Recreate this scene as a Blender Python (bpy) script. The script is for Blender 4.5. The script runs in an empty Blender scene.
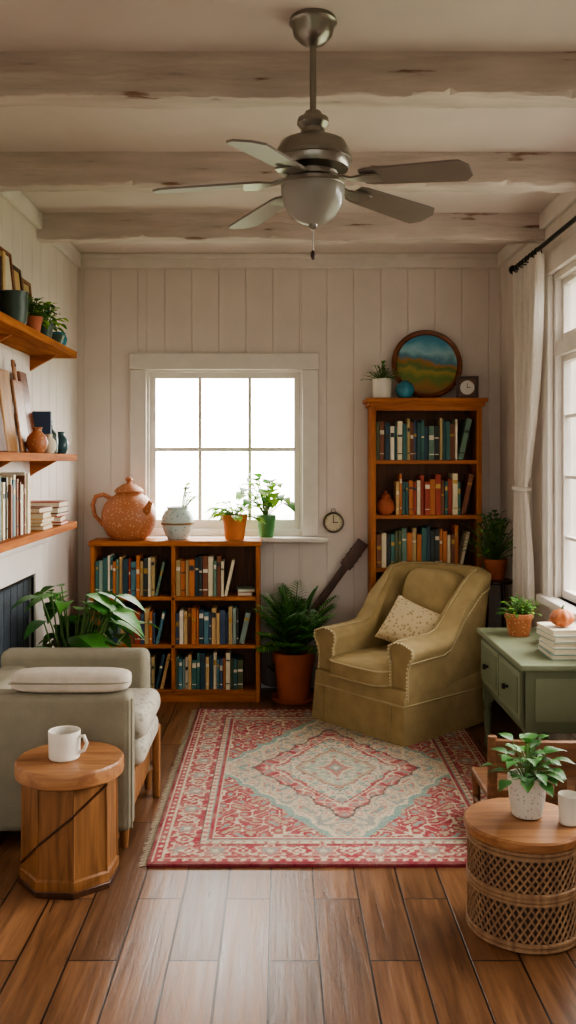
import bpy, bmesh, math, random
import numpy as np
from mathutils import Vector, Matrix
random.seed(7)
R=random.random
def U(a,b): return a+(b-a)*random.random()
V=Vector
sc=bpy.context.scene

# ---------------------------------------------------------------- materials
def lin(c):
    if isinstance(c,str):
        c=c.lstrip('#'); c=[int(c[i:i+2],16)/255 for i in (0,2,4)]
    return tuple((x/12.92 if x<=0.04045 else ((x+0.055)/1.055)**2.4) for x in c)+(1,)
MC={}
def newmat(name):
    m=bpy.data.materials.new(name); m.use_nodes=True
    nt=m.node_tree; bs=nt.nodes['Principled BSDF']
    return m,nt,bs
def N(nt,t,**k):
    n=nt.nodes.new(t)
    for a,v in k.items(): setattr(n,a,v)
    return n
def mat(name,col,rough=.6,metal=0,var=.12,scale=12,bump=.15,bscale=60,stretch=(1,1,1),spec=.5,trans=0,chips=None):
    if name in MC: return MC[name]
    m,nt,bs=newmat(name); L=nt.links
    tc=N(nt,'ShaderNodeTexCoord'); mp=N(nt,'ShaderNodeMapping'); mp.inputs['Scale'].default_value=stretch
    L.new(tc.outputs['Object'],mp.inputs['Vector'])
    no=N(nt,'ShaderNodeTexNoise'); no.inputs['Scale'].default_value=scale; no.inputs['Detail'].default_value=5
    L.new(mp.outputs[0],no.inputs['Vector'])
    c=lin(col)
    cr=N(nt,'ShaderNodeValToRGB'); cr.color_ramp.elements[0].position=.3; cr.color_ramp.elements[1].position=.7
    cr.color_ramp.elements[0].color=tuple(max(0,x*(1-var)) for x in c[:3])+(1,)
    cr.color_ramp.elements[1].color=tuple(min(1,x*(1+var)) for x in c[:3])+(1,)
    if chips:
        cr.color_ramp.elements[0].position=.37
        q=cr.color_ramp.elements.new(.33); q.color=lin(chips)
    L.new(no.outputs['Fac'],cr.inputs['Fac']); L.new(cr.outputs[0],bs.inputs['Base Color'])
    bs.inputs['Roughness'].default_value=rough; bs.inputs['Metallic'].default_value=metal
    bs.inputs['Specular IOR Level'].default_value=spec
    if bump>0:
        n2=N(nt,'ShaderNodeTexNoise'); n2.inputs['Scale'].default_value=bscale; n2.inputs['Detail'].default_value=4
        L.new(mp.outputs[0],n2.inputs['Vector'])
        bp=N(nt,'ShaderNodeBump'); bp.inputs['Strength'].default_value=bump; bp.inputs['Distance'].default_value=.01
        L.new(n2.outputs['Fac'],bp.inputs['Height']); L.new(bp.outputs[0],bs.inputs['Normal'])
    if trans>0:
        tr=N(nt,'ShaderNodeBsdfTranslucent'); L.new(cr.outputs[0],tr.inputs[0])
        mx=N(nt,'ShaderNodeMixShader'); mx.inputs[0].default_value=trans
        L.new(bs.outputs[0],mx.inputs[1]); L.new(tr.outputs[0],mx.inputs[2])
        L.new(mx.outputs[0],nt.nodes['Material Output'].inputs[0])
    MC[name]=m; return m
def wood(name,c1,c2,axis=0,rough=.45,scale=3,bump=.1,spec=.5):
    if name in MC: return MC[name]
    m,nt,bs=newmat(name); L=nt.links
    tc=N(nt,'ShaderNodeTexCoord'); mp=N(nt,'ShaderNodeMapping')
    s=[14,14,14]; s[axis]=1.2; mp.inputs['Scale'].default_value=s
    L.new(tc.outputs['Object'],mp.inputs['Vector'])
    no=N(nt,'ShaderNodeTexNoise'); no.inputs['Scale'].default_value=scale; no.inputs['Detail'].default_value=8; no.inputs['Distortion'].default_value=.6
    L.new(mp.outputs[0],no.inputs['Vector'])
    cr=N(nt,'ShaderNodeValToRGB'); e=cr.color_ramp.elements
    e[0].position=.3; e[1].position=.68; e[0].color=lin(c1); e[1].color=lin(c2)
    L.new(no.outputs['Fac'],cr.inputs['Fac']); L.new(cr.outputs[0],bs.inputs['Base Color'])
    bs.inputs['Roughness'].default_value=rough; bs.inputs['Specular IOR Level'].default_value=spec
    bp=N(nt,'ShaderNodeBump'); bp.inputs['Strength'].default_value=bump; bp.inputs['Distance'].default_value=.005
    L.new(no.outputs['Fac'],bp.inputs['Height']); L.new(bp.outputs[0],bs.inputs['Normal'])
    MC[name]=m; return m
def speck(name,base,spot,scale=60,rough=.6,thr=.25):
    m,nt,bs=newmat(name); L=nt.links
    tc=N(nt,'ShaderNodeTexCoord'); vo=N(nt,'ShaderNodeTexVoronoi'); vo.inputs['Scale'].default_value=scale
    L.new(tc.outputs['Object'],vo.inputs['Vector'])
    cr=N(nt,'ShaderNodeValToRGB'); e=cr.color_ramp.elements
    e[0].position=thr; e[1].position=thr+.12; e[0].color=lin(spot); e[1].color=lin(base)
    L.new(vo.outputs['Distance'],cr.inputs['Fac']); L.new(cr.outputs[0],bs.inputs['Base Color'])
    bs.inputs['Roughness'].default_value=rough
    bp=N(nt,'ShaderNodeBump'); bp.inputs['Strength'].default_value=.3; bp.inputs['Distance'].default_value=.004
    L.new(vo.outputs['Distance'],bp.inputs['Height']); L.new(bp.outputs[0],bs.inputs['Normal'])
    return m

M_wall=mat('wall_paint','#ddd3cb',.6,var=.04,scale=5,bump=.08,bscale=40)
M_ceil=mat('ceiling_paint','#d6cac4',.7,var=.05,scale=3,bump=.05)
M_beam=mat('beam_paint','#cbbeb6',.6,var=.13,scale=7,bump=.9,bscale=12,stretch=(.4,2.5,2.5),chips='#86695a')
M_trim=mat('trim_paint','#dfd8d1',.45,var=.04,bump=.04)
M_orange=wood('honey_wood','#8e4f24','#b8733a',0,.5,spec=.3)
M_orangev=wood('honey_wood_upright','#8e4f24','#b8733a',2,.5,spec=.3)
M_back=wood('shelf_back_wood','#4a2d18','#6b4326',2,.6)
M_oak=wood('oak_wood','#63401f','#93643a',2,.5)
M_oakx=wood('oak_top','#85583a','#ac7b50',0,.42)
M_dark=wood('dark_wood','#2e1a10','#4d2d1a',2,.4)
M_olive=mat('olive_upholstery','#a18e66',.85,var=.12,scale=14,bump=.25,bscale=220,spec=.25)
M_olive2=mat('olive_piping','#b3a27c',.8,var=.1,bump=.1)
M_nail=mat('nailhead','#d3c39a',.5,var=.1,bump=0)
M_grey=mat('grey_upholstery','#868170',.9,var=.1,scale=10,bump=.25,bscale=200,spec=.2)
M_cream=mat('cream_fabric','#bdb5a7',.9,var=.1,scale=20,bump=.3,bscale=150,spec=.2)
M_terra=mat('terracotta','#ae6040',.7,var=.12,scale=10,bump=.15)
M_teap=speck('speckled_terracotta','#ad6c46','#d3a67e',60,.45,.17)
M_pillow=speck('pillow_fabric','#cdbb96','#a5906a',50,.9,.25)
M_patt=speck('patterned_cushion','#aba598','#8f8a7f',34,.9,.25)
M_white=mat('white_ceramic','#dcd6ca',.3,var=.05,bump=.03)
M_whitet=speck('textured_white_pot','#cfcac0','#a39d92',90,.5,.2)
M_blue=mat('blue_glaze','#3a8296',.2,var=.25,bump=.03)
M_pale=speck('pale_blue_glaze','#bccac6','#8aa7a8',50,.35,.22)
M_green=mat('green_glaze','#4c8a50',.35,var=.15,bump=.03)
M_dgreen=mat('dark_green_glaze','#3f5045',.4,var=.15,bump=.05)
M_soil=mat('soil','#2b1d12',.95,var=.3,scale=60,bump=.6)
M_leaf=mat('leaf_green','#528f3a',.45,var=.35,scale=9,bump=.05,trans=.25)
M_leafd=mat('leaf_dark','#3d7032',.42,var=.35,scale=9,bump=.05,trans=.2)
M_leafl=mat('leaf_light','#9aca4c',.5,var=.25,scale=9,bump=.05,trans=.55)
M_stem=mat('stem_green','#56743a',.6,bump=.05)
M_steel=mat('brushed_steel','#9a968f',.3,1,var=.08,bump=.02)
M_blade=mat('fan_blade','#7c716b',.4,var=.1,scale=6,stretch=(1,1,1),bump=.05)
M_glassw=mat('frosted_glass','#b5b0a8',.2,var=.03,bump=0,trans=.35)
M_black=mat('black_iron','#1c1a18',.4,.6,var=.1,bump=.02)
M_desk=mat('sage_paint','#646d54',.5,var=.1,scale=7,bump=.08)
M_desk2=mat('sage_paint_light','#737b61',.5,var=.08,scale=7,bump=.08)
M_fire=mat('firebox_slate','#39424a',.8,var=.25,scale=8,bump=.3)
M_paper=mat('paper','#d8cdb4',.85,var=.08,scale=90,stretch=(1,1,8))
M_wick=wood('wicker_strand','#7a5a44','#a58462',2,.7)
M_gold=mat('gilt','#b08d4a',.4,.5,var=.1,bump=0)
BOOK=[mat('book_%d'%i,c,.6,var=.1,bump=.05) for i,c in enumerate(
 ['#2f5a5a','#3a6b66','#274450','#d9ceb0','#7a4a30','#a3432f','#566040','#bb6f38','#3e4f6a','#e2dac6','#64806f','#b09a6a','#343b3a','#8a9f94','#4d7984','#c7a570'])]

# ---------------------------------------------------------------- mesh builder
class B:
    def __init__(s): s.v=[]; s.f=[]; s.m=[]; s.mats=[]; s.M=Matrix.Identity(4)
    def mi(s,m):
        if m not in s.mats: s.mats.append(m)
        return s.mats.index(m)
    def add(s,vs,fs,m):
        o=len(s.v); k=s.mi(m)
        for p in vs: s.v.append(s.M@V(p))
        for f in fs: s.f.append([o+i for i in f]); s.m.append(k)
    def box(s,a,b,m,bev=0,seg=2,rot=None):
        a=V(a); b=V(b); c=(a+b)/2; h=(b-a)/2
        if bev<=0:
            vs=[(x*h.x,y*h.y,z*h.z) for x in(-1,1) for y in(-1,1) for z in(-1,1)]
            fs=[(0,1,3,2),(4,6,7,5),(0,4,5,1),(2,3,7,6),(0,2,6,4),(1,5,7,3)]
        else:
            bm=bmesh.new(); bmesh.ops.create_cube(bm,size=1)
            for v in bm.verts: v.co=V((v.co.x*2*h.x,v.co.y*2*h.y,v.co.z*2*h.z))
            bev=min(bev,.49*2*min(h))
            bmesh.ops.bevel(bm,geom=bm.edges[:]+bm.verts[:],offset=bev,segments=seg,profile=.5,affect='EDGES')
            bm.verts.ensure_lookup_table(); bm.verts.index_update()
            vs=[v.co.copy() for v in bm.verts]; fs=[[v.index for v in f.verts] for f in bm.faces]; bm.free()
        if rot is not None: vs=[rot@V(p) for p in vs]
        s.add([V(p)+c for p in vs],fs,m)
    def loft(s,rings,m,caps=True,closed=True):
        n=len(rings[0]); vs=[p for r in rings for p in r]; fs=[]
        for i in range(len(rings)-1):
            for j in range(n if closed else n-1):
                k=(j+1)%n; fs.append((i*n+j,i*n+k,(i+1)*n+k,(i+1)*n+j))
        if caps and closed:
            fs.append(tuple(reversed(range(n)))); fs.append(tuple((len(rings)-1)*n+j for j in range(n)))
        s.add(vs,fs,m)
    def lathe(s,prof,c,m,seg=32,caps=True,sx=1,sy=1):
        c=V(c)
        s.loft([[c+V((r*sx*math.cos(2*math.pi*j/seg),r*sy*math.sin(2*math.pi*j/seg),z)) for j in range(seg)] for r,z in prof],m,caps)
    def tube(s,pts,rad,m,seg=8,caps=True):
        pts=[V(p) for p in pts]; rings=[]
        if not hasattr(rad,'__len__'): rad=[rad]*len(pts)
        prev=None
        for i,p in enumerate(pts):
            t=(pts[min(i+1,len(pts)-1)]-pts[max(i-1,0)])
            if t.length<1e-9: t=V((0,0,1))
            t.normalize()
            a=prev if prev is not None else (V((0,0,1)) if abs(t.z)<.9 else V((1,0,0)))
            n=a-t*a.dot(t)
            if n.length<1e-6: n=t.orthogonal()
            n.normalize(); prev=n; b=t.cross(n)
            rings.append([p+(n*math.cos(2*math.pi*j/seg)+b*math.sin(2*math.pi*j/seg))*rad[i] for j in range(seg)])
        s.loft(rings,m,caps)
    def sph(s,c,r,m,seg=16,rings=10,e=1.0,rot=None):
        if not hasattr(r,'__len__'): r=(r,r,r)
        c=V(c); sp=lambda x:(abs(x)**e)*(1 if x>=0 else -1)
        R_=[]
        for i in range(rings+1):
            ph=-math.pi/2+math.pi*i/rings; ring=[]
            ph=max(-math.pi/2+.02,min(math.pi/2-.02,ph))
            for j in range(seg):
                th=2*math.pi*j/seg
                p=V((r[0]*sp(math.cos(ph))*sp(math.cos(th)),r[1]*sp(math.cos(ph))*sp(math.sin(th)),r[2]*sp(math.sin(ph))))
                if rot is not None: p=rot@p
                ring.append(c+p)
            R_.append(ring)
        s.loft(R_,m,True)
    def leaf(s,base,d,L,W,m,droop=.3,kind=0,n=6,cup=.2):
        base=V(base); d=V(d).normalized(); side=d.cross(V((0,0,1)))
        if side.length<.05: side=V((1,0,0))
        side.normalize(); up=side.cross(d)
        vs=[];fs=[]
        for i in range(n+1):
            t=i/n
            if kind==0: w=math.sin(math.pi*min(1,t**.75*.97+.03))
            elif kind==1: w=[.35,.9,1,.85,.6,.3,.0][min(6,int(t*6+.01))] 
            else: w=(1-t)**.6 if t>.1 else .6
            w=max(w,.02)*W/2
            p=base+d*L*t-V((0,0,1))*droop*L*t*t
            vs+= [p-side*w+up*cup*w, p, p+side*w+up*cup*w]
        for i in range(n):
            a=i*3; fs+=[(a,a+1,a+4,a+3),(a+1,a+2,a+5,a+4)]
        s.add(vs,fs,m)
    def done(s,name,origin=None,wn=True,ang=38):
        vs=np.array([tuple(p) for p in s.v])
        if origin is None:
            lo=vs.min(0); hi=vs.max(0); origin=((lo[0]+hi[0])/2,(lo[1]+hi[1])/2,lo[2])
        o=V(origin); me=bpy.data.meshes.new(name)
        me.from_pydata([tuple(p-o) for p in s.v],[],s.f)
        for m in s.mats: me.materials.append(m)
        me.polygons.foreach_set('material_index',s.m)
        me.polygons.foreach_set('use_smooth',[True]*len(s.f))
        me.update()
        bm=bmesh.new(); bm.from_mesh(me); bmesh.ops.recalc_face_normals(bm,faces=bm.faces[:]); bm.to_mesh(me); bm.free()
        try: me.set_sharp_from_angle(angle=math.radians(ang))
        except Exception: pass
        ob=bpy.data.objects.new(name,me); ob.location=o; sc.collection.objects.link(ob)
        if wn:
            w=ob.modifiers.new('wn','WEIGHTED_NORMAL'); w.keep_sharp=True
        return ob

# ---------------------------------------------------------------- room
XL,XR,YB,ZC=-1.234,1.344,5.5,2.643
YF=-0.8
def pieces(a,b,c,d,h):
    if not h: return [(a,b,c,d)]
    u0,u1,z0,z1=h
    if u1<=a or u0>=b or z1<=c or z0>=d: return [(a,b,c,d)]
    out=[]
    if u0>a: out.append((a,u0,c,d))
    if u1<b: out.append((u1,b,c,d))
    a2,b2=max(a,u0),min(b,u1)
    if z0>c: out.append((a2,b2,c,z0))
    if z1<d: out.append((a2,b2,z1,d))
    return out
def wall(name,u0,u1,hole,place,bw=.165):
    b=B()
    for p in pieces(u0,u1,0,ZC,hole):
        lo,hi=place(p[0],p[1],p[2],p[3],-.13,-.005); b.box(lo,hi,M_wall)
    u=u0
    while u<u1-.01:
        e=min(u+bw,u1)
        for p in pieces(u+.0012,e-.0012,0,ZC,hole):
            if p[1]-p[0]>.008:
                lo,hi=place(p[0],p[1],p[2],p[3],-.0055,0); b.box(lo,hi,M_wall,.0025,1)
        u=e
    return b.done(name)
WB=(-.813,.134,.955,1.94)
WR=(2.45,4.42,.72,2.30)
wall('wall_back',XL-.13,XR+.13,WB,lambda a,b,c,d,t0,t1:((a,YB-t1,c),(b,YB-t0,d)))
wall('wall_left',YF,YB,None,lambda a,b,c,d,t0,t1:((XL+t0,a,c),(XL+t1,b,d)))
wall('wall_right',YF,YB,WR,lambda a,b,c,d,t0,t1:((XR-t1,a,c),(XR-t0,b,d)))
b=B(); b.box((XL-.13,YF,ZC),(XR+.13,YB+.13,ZC+.12),M_ceil); b.done('ceiling')
for y in (4.56,3.66,2.76,1.86,.9):
    b=B(); n=110; rings=[]
    w=.11; rr_=random.Random(int(y*100)); o1,o2=0,0
    for i in range(n+1):
        x=XL+(XR-XL)*i/n
        j=lambda k:rr_.uniform(-k,k)
        o1=o1*.8+j(.004); o2=o2*.8+j(.003); nick=rr_.random()<.06
        z0=2.51
        ch=.008+(.014 if nick else 0)
        pr=[(0,ZC),(0,2.60),(j(.0012),2.56),(o2,z0+ch+j(.002)),(ch*.8+o1*.3,z0+o1),(w*.5,z0+o1*.6),(w-.010,z0+o2),(w,z0+.010),(w,2.58),(w,ZC)]
        rings.append([(x,y+p[0],p[1]) for p in pr])
    b.loft(rings,M_beam); b.done('ceiling_beam',ang=25)
b=B(); b.box((XL,YB-.035,ZC-.085),(XR,YB,ZC),M_trim,.008); b.box((XL,YB-.05,ZC-.03),(XR,YB-.03,ZC),M_trim,.006); b.done('trim_1')
b=B(); b.box((XL,YF,ZC-.085),(XL+.03,YB-.05,ZC),M_trim,.008); b.done('trim_2')
b=B(); b.box((XR-.03,YF,ZC-.085),(XR,YB-.05,ZC),M_trim,.008); b.done('trim_3')
b=B(); b.box((XL+.02,YB-.02,0),(XR-.02,YB,.12),M_trim,.006); b.done('baseboard_back')
b=B(); b.box((XL,4.62,0),(XL+.02,YB,.12),M_trim,.006);b.box((XL,YF,0),(XL+.02,3.55,.12),M_trim,.006); b.done('baseboard_left')
b=B(); b.box((XR-.02,YF,0),(XR,YB,.12),M_trim,.006); b.done('baseboard_right')

# floor
m,nt,bs=newmat('plank_floor'); L=nt.links
tc=N(nt,'ShaderNodeTexCoord'); sx=N(nt,'ShaderNodeSeparateXYZ'); cx=N(nt,'ShaderNodeCombineXYZ')
L.new(tc.outputs['Object'],sx.inputs[0]); L.new(sx.outputs['Y'],cx.inputs['X']); L.new(sx.outputs['X'],cx.inputs['Y'])
br=N(nt,'ShaderNodeTexBrick'); br.offset=.37; br.offset_frequency=2
br.inputs['Scale'].default_value=1; br.inputs['Brick Width'].default_value=.95; br.inputs['Row Height'].default_value=.14
br.inputs['Mortar Size'].default_value=.0030; br.inputs['Mortar Smooth'].default_value=.2
br.inputs['Color1'].default_value=(0,0,0,1); br.inputs['Color2'].default_value=(1,1,1,1); br.inputs['Mortar'].default_value=(.5,.5,.5,1)
L.new(cx.outputs[0],br.inputs['Vector'])
mp=N(nt,'ShaderNodeMapping'); mp.inputs['Scale'].default_value=(1.6,24,1)
L.new(cx.outputs[0],mp.inputs[0])
addv=N(nt,'ShaderNodeVectorMath',operation='ADD'); L.new(mp.outputs[0],addv.inputs[0])
sc5=N(nt,'ShaderNodeVectorMath',operation='SCALE'); sc5.inputs['Scale'].default_value=13; L.new(br.outputs['Color'],sc5.inputs[0]); L.new(sc5.outputs[0],addv.inputs[1])
no=N(nt,'ShaderNodeTexNoise'); no.inputs['Scale'].default_value=1.6; no.inputs['Detail'].default_value=9; no.inputs['Roughness'].default_value=.65; no.inputs['Distortion'].default_value=.5
L.new(addv.outputs[0],no.inputs['Vector'])
cr=N(nt,'ShaderNodeValToRGB'); e=cr.color_ramp.elements; e[0].position=.28; e[0].color=lin('#4e3524'); e[1].position=.74; e[1].color=lin('#926a48')
x=e.new(.5); x.color=lin('#735036')
L.new(no.outputs['Fac'],cr.inputs[0])
hs=N(nt,'ShaderNodeHueSaturation'); L.new(cr.outputs[0],hs.inputs['Color'])
mr=N(nt,'ShaderNodeMapRange'); mr.inputs['To Min'].default_value=.65; mr.inputs['To Max'].default_value=1.28
L.new(br.outputs['Color'],mr.inputs[0]); L.new(mr.outputs[0],hs.inputs['Value'])
mix=N(nt,'ShaderNodeMix',data_type='RGBA'); mix.inputs['B'].default_value=lin('#120a06')
L.new(br.outputs['Fac'],mix.inputs['Factor']); L.new(hs.outputs[0],mix.inputs['A']); L.new(mix.outputs['Result'],bs.inputs['Base Color'])
mr2=N(nt,'ShaderNodeMapRange'); mr2.inputs['To Min'].default_value=.2; mr2.inputs['To Max'].default_value=.42
L.new(no.outputs['Fac'],mr2.inputs[0]); L.new(mr2.outputs[0],bs.inputs['Roughness'])
inv=N(nt,'ShaderNodeMath',operation='MULTIPLY_ADD'); inv.inputs[1].default_value=-2.5; L.new(br.outputs['Fac'],inv.inputs[0]); L.new(no.outputs['Fac'],inv.inputs[2])
bp=N(nt,'ShaderNodeBump'); bp.inputs['Strength'].default_value=.35; bp.inputs['Distance'].default_value=.004
L.new(inv.outputs[0],bp.inputs['Height']); L.new(bp.outputs[0],bs.inputs['Normal'])
M_floor=m
b=B(); b.box((XL-.13,YF,-.1),(XR+.13,YB+.13,0),M_floor); b.done('floor',origin=(-.03,0,0),wn=False)

# glass
m,nt,bs=newmat('window_glass'); nt.nodes.remove(bs); L=nt.links
tr=N(nt,'ShaderNodeBsdfTransparent'); gl=N(nt,'ShaderNodeBsdfGlossy'); gl.inputs['Roughness'].default_value=.02
mx=N(nt,'ShaderNodeMixShader'); mx.inputs[0].default_value=.04
L.new(tr.outputs[0],mx.inputs[1]); L.new(gl.outputs[0],mx.inputs[2]); L.new(mx.outputs[0],nt.nodes['Material Output'].inputs[0]); M_glass=m

# window back
b=B(); u0,u1,z0,z1=WB
cw=.10
b.box((u0-cw,YB-.028,z0-.03),(u0-.001,YB,z1-.001),M_trim,.005)
b.box((u1+.001,YB-.028,z0-.03),(u1+cw,YB,z1-.001),M_trim,.005)
b.box((u0-cw-.004,YB-.034,z1),(u1+cw+.004,YB,z1+.1),M_trim,.005)
jy0,jy1=YB-.001,YB+.12
b.box((u0,jy0,z0),(u0+.014,jy1,z1),M_trim); b.box((u1-.014,jy0,z0),(u1,jy1,z1),M_trim)
b.box((u0+.014,jy0,z1-.014),(u1-.014,jy1,z1),M_trim); b.box((u0+.014,jy0,z0),(u1-.014,jy1,z0+.014),M_trim)
a0,a1,c0,c1=u0+.014,u1-.014,z0+.014,z1-.014; ys=YB+.03
sw=.034
b.box((a0,ys,c0),(a0+sw,ys+.04,c1),M_trim,.003); b.box((a1-sw,ys,c0),(a1,ys+.04,c1),M_trim,.003)
b.box((a0+sw-.002,ys+.001,c1-sw),(a1-sw+.002,ys+.039,c1),M_trim,.003); b.box((a0+sw-.002,ys+.001,c0),(a1-sw+.002,ys+.039,c0+sw+.02),M_trim,.003)
for k in (1,2):
    xx=a0+(a1-a0)*k/3; b.box((xx-.010,ys+.004,c0+sw+.018),(xx+.010,ys+.034,c1-sw+.002),M_trim,.003)
zz=1.455; b.box((a0+sw-.002,ys+.002,zz-.012),(a1-sw+.002,ys+.036,zz+.012),M_trim,.003)
b.box((a0+.002,ys+.018,c0+.002),(a1-.002,ys+.022,c1-.002),M_glass)
b.done('window_1')
b=B(); b.box((u0-cw-.03,5.385,.897),(u1+cw+.06,YB,.924),M_trim,.008); b.done('trim_4')

# window right
b=B(); y0,y1,z0,z1=WR
b.box((XR-.03,y1,z0-.03),(XR,y1+.09,z1),M_trim,.006); b.box((XR-.03,y0-.09,z0-.03),(XR,y0,z1),M_trim,.006)
b.box((XR-.034,y0-.1,z1),(XR,y1+.1,z1+.1),M_trim,.006)
b.box((XR-.06,y0-.1,z0-.04),(XR+.1,y1+.1,z0),M_trim,.008)
xs=XR+.03
for (a,c) in ((y0,y0+.03),(y1-.03,y1)): b.box((XR,a,z0),(XR+.12,c,z1),M_trim)
b.box((XR,y0+.03,z1-.03),(XR+.12,y1-.03,z1),M_trim)
zt=1.93
b.box((XR+.002,y0+.03,zt-.035),(XR+.09,y1-.03,zt+.035),M_trim,.004)
nb=4
for k in range(nb):
    ya=y0+.03+(y1-y0-.06)*k/nb; yb=y0+.03+(y1-y0-.06)*(k+1)/nb
    for za,zb,rows in ((z0,zt-.035,4),(zt+.035,z1-.03,1)):
        for (p,q) in ((ya,ya+.028),(yb-.028,yb)): b.box((xs,p,za),(xs+.04,q,zb),M_trim,.003)
        b.box((xs+.001,ya+.026,za),(xs+.039,yb-.026,za+.04),M_trim,.003); b.box((xs+.001,ya+.026,zb-.03),(xs+.039,yb-.026,zb),M_trim,.003)
        ym=(ya+yb)/2; b.box((xs+.008,ym-.008,za+.03),(xs+.032,ym+.008,zb-.02),M_trim)
        for r in range(1,rows):
            zz=za+(zb-za)*r/rows; b.box((xs+.009,ya+.02,zz-.008),(xs+.031,yb-.02,zz+.008),M_trim)
b.box((xs+.018,y0+.03,z0+.002),(xs+.022,y1-.03,z1-.03),M_glass)
b.done('window_2')

# curtain + rod
b=B(); X=1.25
b.tube([(X,4.80,2.41),(X,2.3,2.41)],.011,M_black,10)
b.sph((X,4.825,2.41),.024,M_black,12,8); b.sph((X,2.28,2.41),.024,M_black,12,8)
for yy in (4.78,3.4,2.33): 
    b.tube([(XR,yy,2.41),(X,yy,2.41)],.007,M_black,8)
b.done('curtain_rod')
def curtain(ya,yb,name,flip=1):
    b=B(); nu,nz=110,60; vs=[];fs=[]
    ztop,zbot,zt=2.395,.66,1.24
    for i in range(nz+1):
        t=i/nz; z=ztop+(zbot-ztop)*t
        if z>zt:
            k=(ztop-z)/(ztop-zt); wd=1-.62*k**1.8; 
        else:
            k=(zt-z)/(zt-zbot); wd=.38+.22*math.sin(k*math.pi/2)
        for j in range(nu+1):
            s=j/nu
            y=yb-(yb-ya)*wd*s - .02*(1-wd)
            amp=.022*(.55+.6*wd)
            x=1.268+amp*math.sin(s*2*math.pi*8+.5*math.sin(z*2))+.006*math.sin(s*31+z*3)
            if abs(z-zt)<.03: x=1.268+(x-1.268)*.7
            vs.append((x,y,z))
    for i in range(nz):
        for j in range(nu):
            a=i*(nu+1)+j; fs.append((a,a+1,a+nu+2,a+nu+1))
    b.add(vs,fs,M_curt)
    yc=yb-(yb-ya)*.38/2-.012; hw=(yb-ya)*.38/2+.012
    b.tube([(1.268+.03*math.cos(a),yc+hw*math.sin(a),zt) for a in [2*math.pi*q/24 for q in range(25)]],.011,M_curt,8,False)
    for k in range(9):
        yy=yb-.02-(yb-ya-.04)*k/8
        b.tube([(1.25+.017*math.cos(a),yy,2.402+.017*math.sin(a)) for a in [2*math.pi*q/14 for q in range(15)]],.003,M_black,5,False)
    return b.done(name,wn=False,ang=180)
M_curt=mat('linen_curtain','#f1ece6',.85,var=.03,scale=60,bump=.1,bscale=300,trans=.45,spec=.1)
curtain(4.34,4.84,'curtain')

# fireplace
b=B(); x1=XL+.05
b.box((XL+.001,3.62,0),(x1,3.76,.98),M_trim,.006); b.box((XL+.001,4.37,0),(x1,4.50,.98),M_trim,.006)
b.box((XL+.001,3.76,.84),(x1,4.37,.98),M_trim,.006); b.box((XL+.001,3.57,.98),(x1+.03,4.53,1.01),M_trim,.008)
b.box((XL+.002,3.76,0),(XL+.012,4.37,.84),M_fire)
for i in range(6): b.box((XL+.012,3.77+i*.1,.012),(XL+.018,3.86+i*.1,.83),M_fire,.002)
b.box((x1-.02,3.76,.0),(x1-.01,3.775,.84),M_black);b.box((x1-.02,4.355,.0),(x1-.01,4.37,.84),M_black);b.box((x1-.02,3.775,.825),(x1-.01,4.355,.84),M_black)
b.done('fireplace')

# ---------------------------------------------------------------- books
def books(b,x0,x1,yf,z,hmax,hmin,dep=.15,lean=True,axis='x',pal=None,dens=1):
    x=x0
    while x<x1-.012:
        w=U(.012,.032); 
        if x+w>x1: break
        h=U(hmin,hmax); m=random.choice(pal or BOOK); off=U(0,.02); d=dep-U(0,.03)
        tilt=0
        if lean and x1-x<.10: tilt=.22
        if lean and x1-x<.10 and x+w+h*math.sin(.22)>x1: break
        def put(a,c,mm,ex=0):
            if axis=='x':
                lo=V((x+a[0],yf+off-ex,z+a[2])); hi=V((x+c[0],yf+off+(d if ex==0 else 0),z+c[2]))
            else:
                lo=V((yf-off-(d if ex==0 else 0),x+a[0],z+a[2])); hi=V((yf-off+ex,x+c[0],z+c[2]))
            if tilt:
                piv=V((x,lo.y,z)) if axis=='x' else V((lo.x,x,z))
                rm=Matrix.Rotation(tilt,4,'Y') if axis=='x' else Matrix.Rotation(-tilt,4,'X')
                sv=b.M; lift=w*math.sin(tilt)
                b.M=sv@Matrix.Translation(piv+V((0,0,lift)))@rm@Matrix.Translation(-piv)
                b.box(lo,hi,mm); b.M=sv
            else: b.box(lo,hi,mm)
        put((0,0,0),(w-.001,0,h),m)
        if R()<.75:
            lm=random.choice([M_gold,M_paper,BOOK[9],BOOK[12]])
            q=U(.55,.8)*h; put((.001,0,q),(w-.002,0,q+U(.008,.03)),lm,.0008)
            if R()<.5: put((.001,0,h*.15),(w-.002,0,h*.15+.006),lm,.0008)
        x+=w+(.002 if not tilt else .012)
def stack(b,cx,cy,z,n,w=.2,d=.14,pal=None,axis='x'):
    for i in range(n):
        t=U(.014,.028); ww=w*U(.85,1); dd=d*U(.85,1); m=random.choice(pal or BOOK); a=Matrix.Rotation(U(-.12,.12),3,'Z')
        if axis=='y': ww,dd=dd,ww
        b.box((cx-ww/2,cy-dd/2,z),(cx+ww/2,cy+dd/2,z+.003),m,rot=a)
        b.box((cx-ww/2,cy-dd/2,z+t-.003),(cx+ww/2,cy+dd/2,z+t),m,rot=a)
        b.box((cx-ww/2+.004,cy-dd/2+.004,z+.003),(cx+ww/2-.004,cy+dd/2-.004,z+t-.003),M_paper,rot=a)
        z+=t
    return z

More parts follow.
